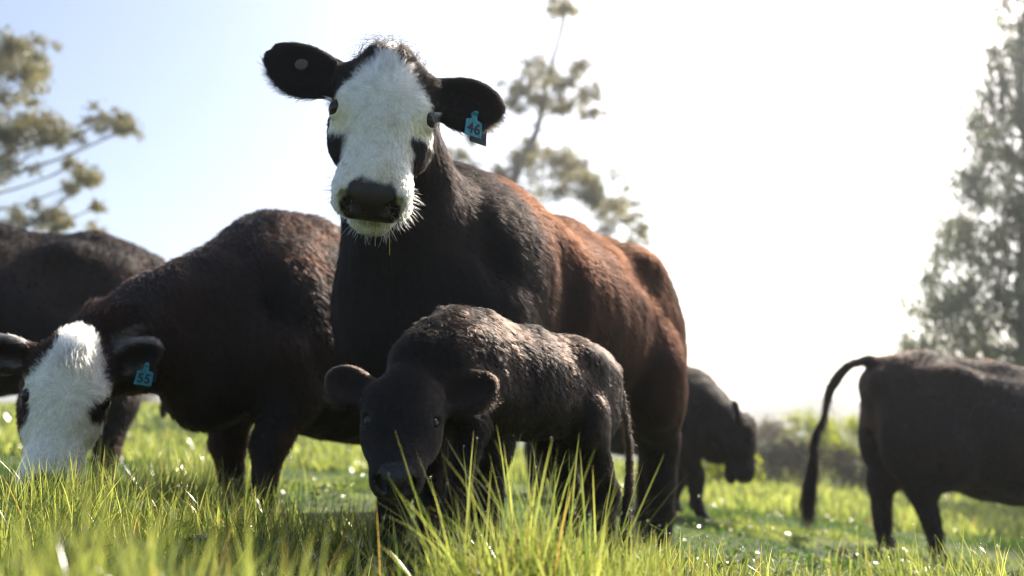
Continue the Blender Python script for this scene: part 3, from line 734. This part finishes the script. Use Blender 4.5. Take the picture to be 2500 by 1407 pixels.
# ------------------------------------------------------------------ ground and grass
def ground():
    ys = np.concatenate([np.linspace(-28, -4.6, 14), np.linspace(-4, 10, 71), np.geomspace(10.4, 900, 50)]); xs = np.concatenate([-np.geomspace(700, 9, 34), np.linspace(-8.6, 8.6, 70), np.geomspace(9, 700, 34)])
    X, Y = np.meshgrid(xs, ys, indexing='ij'); Z = gz(X, Y)
    V = np.stack([X, Y, Z], -1).reshape(-1, 3); nx, ny = X.shape
    i, j = np.meshgrid(np.arange(nx - 1), np.arange(ny - 1), indexing='ij'); i = i.ravel(); j = j.ravel()
    Q = np.stack([i * ny + j, (i + 1) * ny + j, (i + 1) * ny + j + 1, i * ny + j + 1], 1)
    m = principled('pasture', (0.018, 0.035, 0.008), 0.9, noise=(1.3, (0.06, 0.085, 0.02)), bump=(20, .8))
    link('ground', mesh_np('ground', V, Q, m), None, kind='structure')

def blades(name, X, Y, Lh, Wd, seg, seed, lean=.35, mat=None, dry=.02, label='', curve=.5, tint=None):
    r = np.random.default_rng(seed); n = len(X)
    Z = gz(X, Y) - .01; a = r.uniform(0, 2 * np.pi, n); wdir = np.stack([np.cos(a), np.sin(a), 0 * a], 1); ld = np.stack([-np.sin(a), np.cos(a), 0 * a], 1)
    le = np.abs(r.normal(0, lean, n)); cv = np.abs(r.normal(0, curve, n))
    s = np.linspace(0, 1, seg + 1)
    th = le[:, None] + cv[:, None] * s[None, :] ** 1.5 * 1.3
    dz = np.cos(th); dh = np.sin(th); step = (Lh / seg)[:, None]
    cz = np.concatenate([np.zeros((n, 1)), np.cumsum((dz[:, 1:] + dz[:, :-1]) / 2 * step, 1)], 1); ch = np.concatenate([np.zeros((n, 1)), np.cumsum((dh[:, 1:] + dh[:, :-1]) / 2 * step, 1)], 1)
    tw = r.normal(0, .5, n)[:, None] * s[None, :]
    C = np.stack([X, Y, Z], 1)[:, None, :] + ch[:, :, None] * ld[:, None, :]; C[:, :, 2] += cz
    prof = np.interp(s, [0, .25, .6, .85, 1], [.7, 1, .85, .45, .03])
    nr = np.cross(wdir, np.array([0, 0, 1.0]))
    wv = wdir[:, None, :] * np.cos(tw)[:, :, None] + nr[:, None, :] * np.sin(tw)[:, :, None] * .7
    off = wv * (Wd[:, None] * prof[None, :] * .5)[:, :, None]
    V = np.stack([C - off, C + off], 2).reshape(-1, 3)
    k = (seg + 1) * 2; b = (np.arange(n) * k)[:, None]; j = np.arange(seg)[None, :] * 2
    Q = np.stack([b + j, b + j + 1, b + j + 3, b + j + 2], -1).reshape(-1, 4)
    t = np.clip(r.beta(2, 2, n) if tint is None else tint, 0, 1); dr = (r.random(n) < dry) * r.uniform(.5, 1, n)
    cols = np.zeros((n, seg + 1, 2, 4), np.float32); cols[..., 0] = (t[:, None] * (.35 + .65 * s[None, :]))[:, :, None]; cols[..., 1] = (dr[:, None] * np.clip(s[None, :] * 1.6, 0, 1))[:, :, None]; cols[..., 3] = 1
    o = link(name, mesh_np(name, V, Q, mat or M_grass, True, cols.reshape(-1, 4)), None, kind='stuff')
    if label: o['label'] = label; o['category'] = 'grass'
    return C

def wedge(n, y0, y1, seed, pw=1.0, margin=1.15):
    r = np.random.default_rng(seed)
    y = y0 + (y1 - y0) * r.random(n) ** pw; x = (r.random(n) * 2 - 1) * (y * .60 * margin + .25)
    return x, y
def grass():
    r = np.random.default_rng(12); C = []
    # near sward
    x, y = wedge(56000, .40, 3.2, 1, .75); kp = (y > 1.25) | (r.random(len(x)) < .6); x, y = x[kp], y[kp]
    cl = fnoise(np.c_[x, y, 0 * x], 2.6, 4); hgt = (.035 + .14 * sstep(.45, .75, cl)) * (.5 + .7 * r.random(len(x)))
    hgt *= np.where(x > .55 + .0 * y, .62, 1.0); hgt = np.where((x < .0) & (y < 1.5), np.maximum(hgt * 1.2, .07 + .09 * r.random(len(x))), hgt); cz = (x > -.42) & (x < -.12) & (y > 1.25) & (y < 1.95); hgt = np.where(cz, np.minimum(hgt, .09), hgt); hgt = np.where((x > -.34) & (x < .03) & (y < 1.75), np.minimum(hgt, .10), hgt)
    C.append(blades('grass', x, y, hgt, r.uniform(.003, .0065, len(x)) * np.where((x < .15) & (y < 1.25), 1.7, 1.0), 6, 2, .5, curve=.8, dry=.06, tint=np.clip(.15 + .55 * sstep(.3, .7, fnoise(np.c_[x, y, 0 * x], 3.1, 9)) + .45 * sstep(.15, -.15, x) * sstep(1.7, 1.2, y) + r.normal(0, .18, len(x)), 0, 1), label='short wet green sward in the foreground'))  # left front tinted paler: sunlit brightness put into the grass colour
    # tussocks: (photo column, depth, count, height, spread)
    X, Y, Lh = [], [], []
    for px, Yd, n, L, sd in ((1350, 1.62, 900, .22, .11), (1200, 1.60, 600, .18, .08), (1480, 1.70, 700, .21, .10), (1290, 1.58, 200, .33, .06), (560, 1.25, 200, .19, .12), (290, 1.05, 200, .20, .08), (120, .95, 260, .19, .09), (600, .92, 160, .18, .08), (400, .75, 120, .17, .06), (60, 2.0, 200, .16, .12), (150, 2.45, 420, .24, .10), (520, 2.75, 420, .20, .20), (720, 2.6, 300, .17, .16), (90, 2.3, 200, .2, .1), (330, 2.5, 400, .17, .16), (700, 2.0, 200, .13, .14), (2300, 3.2, 400, .18, .18), (2480, 2.6, 250, .24, .12), (1900, 3.0, 300, .11, .2), (1700, 2.2, 300, .18, .12), (420, 3.2, 400, .22, .15), (480, 4.4, 400, .26, .2)):
        c = at(px, 1100, Yd); n = int(n * 2.2); X.append(r.normal(c[0], sd, n)); Y.append(r.normal(Yd, sd, n)); Lh.append(1.22 * L * (.5 + .65 * r.random(n)))
    X, Y, Lh = map(np.concatenate, (X, Y, Lh))
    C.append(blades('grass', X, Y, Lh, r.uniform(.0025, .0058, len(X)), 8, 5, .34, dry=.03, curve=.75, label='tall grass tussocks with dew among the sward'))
    x, y = wedge(90000, 3.0, 9, 3, .8)
    cl = fnoise(np.c_[x, y, 0 * x], 1.2, 4)
    C.append(blades('grass', x, y, (.03 + .09 * sstep(.48, .78, cl)) * (.5 + .7 * r.random(len(x))), r.uniform(.006, .011, len(x)), 4, 6, .45, tint=np.clip(.55 * sstep(.4, .8, fnoise(np.c_[x, y, 0 * x], 1.3, 9)) + r.normal(0, .12, len(x)), 0, 1), label='mid-distance pasture grass around the cattle'))  # dark patchy tint: natural grass variation plus cattle shade put into the colour
    x, y = wedge(60000, 9, 45, 7, 1.4, 1.3)
    blades('grass', x, y, (.10 + .25 * fnoise(np.c_[x, y, 0 * x], .5, 4)) * (.6 + .6 * r.random(len(x))), r.uniform(.02, .05, len(x)) * (y / 15), 2, 8, .6, label='far pasture grass running to the hedges')
    # clover and plantain leaves low in the sward
    n = 5200; x, y = wedge(n, .6, 5.0, 17, .8); keep = fnoise(np.c_[x, y, 0 * x], 2.2, 15) > .5; x, y = x[keep], y[keep]; n = len(x)
    c = np.c_[x, y, gz(x, y) + r.uniform(.03, .11, n)]; up = nrm(np.c_[r.normal(0, .45, (n, 2)), np.ones(n)]); u = nrm(np.cross(up, r.normal(0, 1, (n, 3)))); v = np.cross(up, u); sz = r.uniform(.006, .014, n)[:, None]
    V = np.stack([c + sz * (u * math.cos(t) * (1.0 if k % 2 else 1.2) + v * math.sin(t)) + up * sz * .25 * (k % 2) for k, t in enumerate(np.linspace(0, 2 * math.pi, 7)[:-1])], 1).reshape(-1, 3)
    cols = np.zeros((n, 6, 4), np.float32); cols[..., 0] = (r.random(n) * .35)[:, None]; cols[..., 3] = 1
    link('clover', mesh_np('clover', V, np.arange(n * 6).reshape(-1, 6), M_grass, True, cols.reshape(-1, 4)), None, kind='stuff', label='small round clover leaves low in the sward', category='clover')
    # dew
    D = np.concatenate([C[0].reshape(-1, 7, 3)[r.random(len(C[0])) < .10][:, 3:].reshape(-1, 3), C[1].reshape(-1, 9, 3)[r.random(len(C[1])) < .35][:, 4:].reshape(-1, 3), C[2][r.random(len(C[2])) < .02][:, 3:].reshape(-1, 3)])
    D = D[r.random(len(D)) < np.where(D[:, 1] > 2.2, .18, .45)]
    D += r.normal(0, .002, D.shape)
    t = np.array([(0, 0, 1), (1, 0, 0), (0, 1, 0), (-1, 0, 0), (0, -1, 0), (0, 0, -1)], float)
    bm = bmesh.new(); bmesh.ops.create_icosphere(bm, subdivisions=2, radius=1); Iv = np.array([v.co[:] for v in bm.verts]); If = np.array([[v.index for v in f.verts] for f in bm.faces]); bm.free()
    rad = r.uniform(.0007, .0019, len(D)) * np.clip(D[:, 1] / 2.0, 1.0, 1.5)
    V = (D[:, None, :] + Iv[None] * rad[:, None, None]).reshape(-1, 3); Fc = (If[None] + (np.arange(len(D)) * len(Iv))[:, None, None]).reshape(-1, 3)
    m, N, L, out = new_mat('dew'); g = N.new('ShaderNodeBsdfPrincipled'); setin(g, Base_Color=(1, 1, 1, 1), Roughness=.12, IOR=1.33); g.inputs['Transmission Weight'].default_value = 1; L.new(g.outputs[0], out.inputs[0])
    link('dew_drops', mesh_np('dew_drops', V, Fc, m), None, kind='stuff', label='tiny dew drops sparkling along the grass blades', category='dew')
    print('dew', len(D))

# ------------------------------------------------------------------ trees and background
def leaves(clumps, per_m2, Ls, Ws, seed, droop=.7, flat=.7):
    r = np.random.default_rng(seed); Ps = []; Sh = []
    for c, rad, *_ in clumps:
        n = int(per_m2 * rad * rad) + 20
        d = nrm(r.normal(0, 1, (n, 3))) * (r.random((n, 1)) ** .45) * rad * np.array([1, 1, flat])
        sub = nrm(r.normal(0, 1, (max(4, n // 45), 3))) * rad * .8 * np.array([1, 1, flat]) * r.random((max(4, n // 45), 1)) ** .4
        k = r.integers(0, len(sub), n); P = np.array(c) + np.where(r.random((n, 1)) < .8, sub[k] * 1.25 + r.normal(0, rad * .38, (n, 3)), d)
        Ps.append(P); Sh.append(np.full(n, r.random()))
    P = np.concatenate(Ps); n = len(P); sh = np.concatenate(Sh)
    ax = nrm(r.normal(0, 1, (n, 3)) + np.array([0, 0, -droop * 2])); wd = nrm(np.cross(ax, r.normal(0, 1, (n, 3))))
    L = Ls * r.uniform(.6, 1.3, n)[:, None]; W = Ws * r.uniform(.7, 1.3, n)[:, None]
    V = np.stack([P, P + ax * L * .45 + wd * W * .5, P + ax * L, P + ax * L * .45 - wd * W * .5], 1).reshape(-1, 3)
    Q = np.arange(n * 4).reshape(-1, 4)
    cols = np.zeros((n, 4, 4), np.float32); cols[..., 0] = np.clip(sh * .6 + r.random(n) * .5, 0, 1)[:, None]; cols[..., 1] = ((r.random(n) < .05) * .6)[:, None]; cols[..., 3] = 1
    return V, Q, cols.reshape(-1, 4)
def tree(name, label, trunk, radii, clumps, mat, seed, per=260, Ls=.16, Ws=.035, droop=.7, flat=.75):
    r = np.random.default_rng(seed)
    base = np.array(trunk[0], float); T = catmull(np.array(trunk, float), 8); Rr = np.interp(np.linspace(0, 1, len(T)), np.linspace(0, 1, len(radii)), radii)
    parts = [tube(T, Rr, 10)]
    for c, rad, *par in clumps:
        if par:
            parts.append(tube(bez(par[0], (par[0] + c) / 2 + r.normal(0, .15, 3) * rad, c, 5), np.linspace(.022, .008, 5), 4)); continue
        c = np.array(c); dist = np.linalg.norm((T - c) * np.array([1, 1, 1.0]), axis=1) + np.where(T[:, 2] > c[2] - .3 * np.linalg.norm((T - c)[:, :2], axis=1), 50, 0)
        i = int(np.argmin(dist)); a = T[i]; m = (a + c) / 2 + np.array([0, 0, -.12 * np.linalg.norm(c - a)]) + r.normal(0, .06, 3) * np.linalg.norm(c - a)
        pts = bez(a, m, c, 8); ln = np.linalg.norm(c - a); r0 = min(Rr[i] * .5, .010 * ln + .012)
        parts.append(tube(pts, np.linspace(r0, .012, 8), 6))
        for _ in range(6):
            e = c + nrm(r.normal(0, 1, 3) + np.array([0, 0, .3])) * rad * .8; s = pts[r.integers(4, 8)]
            parts.append(tube(bez(s, (s + e) / 2 + r.normal(0, .1, 3) * rad, e, 5), np.linspace(.014, .005, 5), 4))
    V, Q = join(parts)
    root = link(name, None, None, label=label, category='tree'); root.location = base
    link('trunk', mesh_np('trunk', V - base, Q, M_bark), root)
    V, Q, C = leaves(clumps, per, Ls, Ws, seed + 1, droop, flat)
    link('crown', mesh_np('crown', V - base, Q, mat, False, C), root)
    return root
def trees():
    mL = leaf_material('gum_leaf', (0.11, 0.11, 0.055), (0.28, 0.25, 0.11), .45, .45)
    mD = leaf_material('gum_leaf_dark', (0.07, 0.09, 0.065), (0.17, 0.19, 0.12), .45, .45)
    def cl(lst, Y, dep=1.2, seed=0, split=True):
        r = np.random.default_rng(seed)
        if not split: return [(at(x, y, Y + r.uniform(-dep, dep)), rr * Y / F) for x, y, rr in lst]
        out = []
        for x, y, rr in lst:
            D_ = Y + r.uniform(-dep, dep); c = at(x, y, D_); out.append((c, rr * .55 * Y / F))
            for _ in range(6): out.append((at(x + r.normal(0, .75) * rr, y + r.normal(0, .5) * rr, D_ + r.uniform(-.4, .4)), rr * r.uniform(.28, .6) * Y / F, c))
        return out
    def g(px, Y): q = at(px, 1000, Y); return np.array([q[0], Y, float(gz(q[0], Y)) - .1])
    Y = 24
    tree('eucalyptus_tree', 'loose-crowned eucalyptus with open feathery clumps beyond the grazing white-faced cow', [g(-130, Y), at(-110, 700, Y), at(-70, 420, Y), at(-40, 250, Y), at(10, 130, Y)], [.30, .24, .17, .10, .03],
         cl([(45, 105, 55), (80, 135, 35), (20, 165, 60), (75, 180, 40), (10, 235, 55), (-50, 160, 70), (-60, 300, 70), (60, 290, 45), (105, 310, 50), (135, 340, 38), (30, 345, 45), (0, 420, 45), (255, 280, 30), (290, 290, 35), (318, 312, 20), (185, 400, 30), (210, 430, 38), (180, 450, 22), (110, 520, 38), (240, 500, 15), (150, 545, 20), (230, 560, 20), (-40, 500, 60), (30, 550, 35)], Y, 1.5, 2), mL, 71, 1150, .22, .05)
    Y = 30
    tree('eucalyptus_tree', 'slender eucalyptus with bare forked branches rising behind the tagged cow\'s back', [g(1180, Y), at(1200, 640, Y), at(1250, 450, Y), at(1310, 320, Y), at(1335, 200, Y), at(1375, 60, Y), at(1380, 20, Y)], [.26, .22, .17, .11, .08, .05, .03],
         cl([(1300, 190, 38), (1345, 180, 42), (1390, 200, 42), (1425, 225, 30), (1270, 215, 35), (1240, 250, 30), (1330, 240, 40), (1380, 260, 35), (1450, 270, 20), (1180, 310, 24), (1150, 330, 16), (1205, 290, 22), (1375, 18, 30), (1400, 30, 22), (1350, 20, 18), (1260, 390, 40), (1300, 360, 35), (1340, 400, 50), (1390, 410, 45), (1430, 430, 40), (1380, 460, 50), (1460, 480, 40), (1500, 500, 40), (1540, 530, 30), (1565, 560, 20), (1230, 430, 50), (1130, 380, 40), (1480, 560, 50)], Y, 1.8, 3), mL, 72, 1000, .24, .05)
    Y = 21; lst = []; r = np.random.default_rng(4)
    for y in np.arange(-420, 900, 34):
        e = np.interp(y, [-420, 0, 160, 290, 450, 580, 760, 870], [2490, 2440, 2425, 2375, 2340, 2265, 2205, 2210])
        w = 2500 - e
        for x in np.arange(e + 25, 2500 + w * .9, 62):
            if r.random() < .92: lst.append((x + r.uniform(-22, 22), y + r.uniform(-16, 16), r.uniform(26, 50)))
    tree('eucalyptus_tree', 'tall dense eucalyptus with drooping dark foliage behind the raised-tail cow', [g(2480, Y), at(2497, 700, Y), at(2512, 450, Y), at(2490, 150, Y), at(2515, -100, Y), at(2490, -440, Y)], [.16, .14, .11, .07, .03], cl(lst, Y, 2.2, 5, False), mD, 73, 900, .22, .05, 1.4, 1.1)

def shrub(name, label, px, Y, w, h, mat, seed, cat='bush', per=600):
    r = np.random.default_rng(seed); q = at(px, 1000, Y); z0 = float(gz(q[0], Y)); base = np.array([q[0], Y, z0]); cl = []
    for i in range(int(10 + 9 * w * h)):
        a = r.uniform(-1, 1); zz = r.random() ** .8 * math.sqrt(max(.05, 1 - a * a * .9)); cl.append((base + np.array([a * w / 2, r.uniform(-.5, .5), .12 * h + zz * h * .82]), r.uniform(.22, .42)))
    root = link(name, None, None, label=label, category=cat); root.location = base
    parts = []
    for k in range(5):
        c = cl[k][0]; parts.append(tube(bez(base + r.normal(0, .05, 3) * (1, 1, 0), (base + c) / 2 + (0, 0, .2), c, 6), np.linspace(.04, .01, 6), 5))
    V, Q = join(parts); link('stem', mesh_np('stem', V - base, Q, M_bark), root)
    V, Q, C = leaves(cl, per, .13, .06, seed + 1, .2, .9)
    link('foliage', mesh_np('foliage', V - base, Q, mat, False, C), root)
def background():
    mB = leaf_material('bright_shrub', (0.16, 0.20, 0.02), (0.34, 0.36, 0.04), .6, .6, tcol=1.6)
    mH = leaf_material('hedge_leaf', (0.020, 0.024, 0.010), (0.045, 0.045, 0.02), .08, .9, spec=.1)
    mT = leaf_material('dry_hedge', (0.12, 0.10, 0.06), (0.20, 0.16, 0.09), .3, .6)
    shrub('hedge', 'dark clipped hedge crossing the pasture behind the all-black grazing cow', 1990, 24, 6.4, 1.15, mH, 81, 'hedge', 700)
    shrub('hedge', 'dark low hedge below the raised-tail cow\'s belly', 2400, 23, 5.5, 1.15, mH, 82, 'hedge', 700)
    shrub('bush', 'sunlit yellow-green bush above the dark hedge, left of the hanging tail', 1965, 31, 2.6, 2.5, mB, 83)
    shrub('bush', 'small sunlit yellow-green bush between the hanging tail and the hind leg', 2060, 32, 1.8, 2.4, mB, 84)
    shrub('bush', 'brownish bush just past the black cow\'s raised ears', 1885, 30, 1.6, 2.0, mT, 85)
    shrub('bush', 'dull green bush seen under the grazing black cow\'s neck', 1740, 18, 1.8, 1.0, mB, 87)
    shrub('hedge', 'dry tan hedge far off between the cattle legs', 640, 46, 20, 1.6, mT, 88, 'hedge', 250)
    # hills
    def hill(label, pts, Y, mat, seed):
        r = np.random.default_rng(seed); xs = np.linspace(-1.15, 1.15, 160) * Y * .75; top = np.interp(xs / Y * F + 1250, [p[0] for p in pts], [p[1] for p in pts])
        prof = CAM_Z + (1040 - top) / F * Y * 1.0 + fnoise(np.c_[xs / Y * 60, 0 * xs, 0 * xs], 1.0, seed) * Y * .006
        V = []; ds = [(-.30, -.02), (-.15, .55), (-.05, .9), (0, 1), (.12, .8), (.3, .3), (.5, -.05)]
        for dy, k in ds: V.append(np.stack([xs * (1 + dy * .2), np.full_like(xs, Y * (1 + dy)), -6 + (prof + 6) * k], 1))
        V = np.concatenate(V); n = len(xs); i, j = np.meshgrid(np.arange(len(ds) - 1), np.arange(n - 1), indexing='ij'); i = i.ravel(); j = j.ravel()
        link('hill', mesh_np('hill', V, np.stack([i * n + j, i * n + j + 1, (i + 1) * n + j + 1, (i + 1) * n + j], 1), mat), None, kind='structure', label=label)
    mh = principled('hill_woods', (0.035, 0.045, 0.03), .95, noise=(.04, (0.09, 0.09, 0.05)), bump=(.3, 1))
    hill('far wooded ridge on the horizon', [(-800, 990), (0, 985), (700, 1010), (1500, 1040), (1800, 1010), (1900, 992), (2000, 975), (2060, 985), (2150, 1010), (2400, 1000), (3300, 1000)], 320, mh, 3)

def wire():
    mW = principled('cable', (0.02, 0.02, 0.02), .5)
    mP = principled('pole_wood', (0.14, 0.11, 0.08), .85, bump=(8, .5))
    a = at(1980, 0, 14.0); b = at(2500, 150, 16.6); d = (b - a) / (b[1] - a[1])
    P0 = a - d * 19; P1 = b + d * 4
    t = np.linspace(0, 1, 60)[:, None]; pts = P0 + (P1 - P0) * t; V, Q = tube(pts, np.full(60, .026), 6)
    o = link('overhead_wire', mesh_np('overhead_wire', V, Q, mW), None, label='thin black overhead cable crossing the bright sky', category='cable')
    for p, lab in ((pts[0], 'timber utility pole in the open pasture carrying the overhead cable'), (pts[-1], 'timber utility pole beside the tall dense eucalyptus carrying the overhead cable')):
        z0 = float(gz(p[0], p[1])) - .3
        V, Q = tube(np.array([[p[0], p[1], z0], [p[0], p[1], p[2] * .5], [p[0], p[1], p[2] + .25]]), [.16, .14, .11], 10)
        root = link('utility_pole', None, None, label=lab, category='pole', group='utility poles'); root.location = (p[0], p[1], z0)
        link('post', mesh_np('post', V - np.array([p[0], p[1], z0]), Q, mP), root)
        c = np.array([[-.6, 0, p[2] - z0 - .1], [.6, 0, p[2] - z0 - .1]]); V, Q = tube(c + np.array([0, -.12, 0]), [.05, .05], 4); link('crossarm', mesh_np('crossarm', V, Q, mP), root)

def haze():
    m, N, L, out = new_mat('haze_air')
    v = N.new('ShaderNodeVolumePrincipled'); setin(v, Density=HAZE, Anisotropy=0.55); v.inputs['Color'].default_value = (.95, .97, 1, 1)
    L.new(v.outputs[0], out.inputs['Volume'])
    x, y0, y1, z0, z1 = 720., -30., 960., -9., 40.
    V = np.array([(a * x, b, c) for a in (-1, 1) for b in (y0, y1) for c in (z0, z1)])
    Q = np.array([(0, 1, 3, 2), (4, 6, 7, 5), (0, 4, 5, 1), (2, 3, 7, 6), (0, 2, 6, 4), (1, 5, 7, 3)])
    link('haze', mesh_np('haze', V, Q, m, False), None, kind='stuff', label='pale sunlit morning haze over the pasture', category='haze')
HAZE = 0.0015

# ------------------------------------------------------------------ build
ground()
trees(); wire()
background()
main_cow()
calf()
face_cow()
back_cow(); grazing_cow(); tail_cow()
grass()
haze()
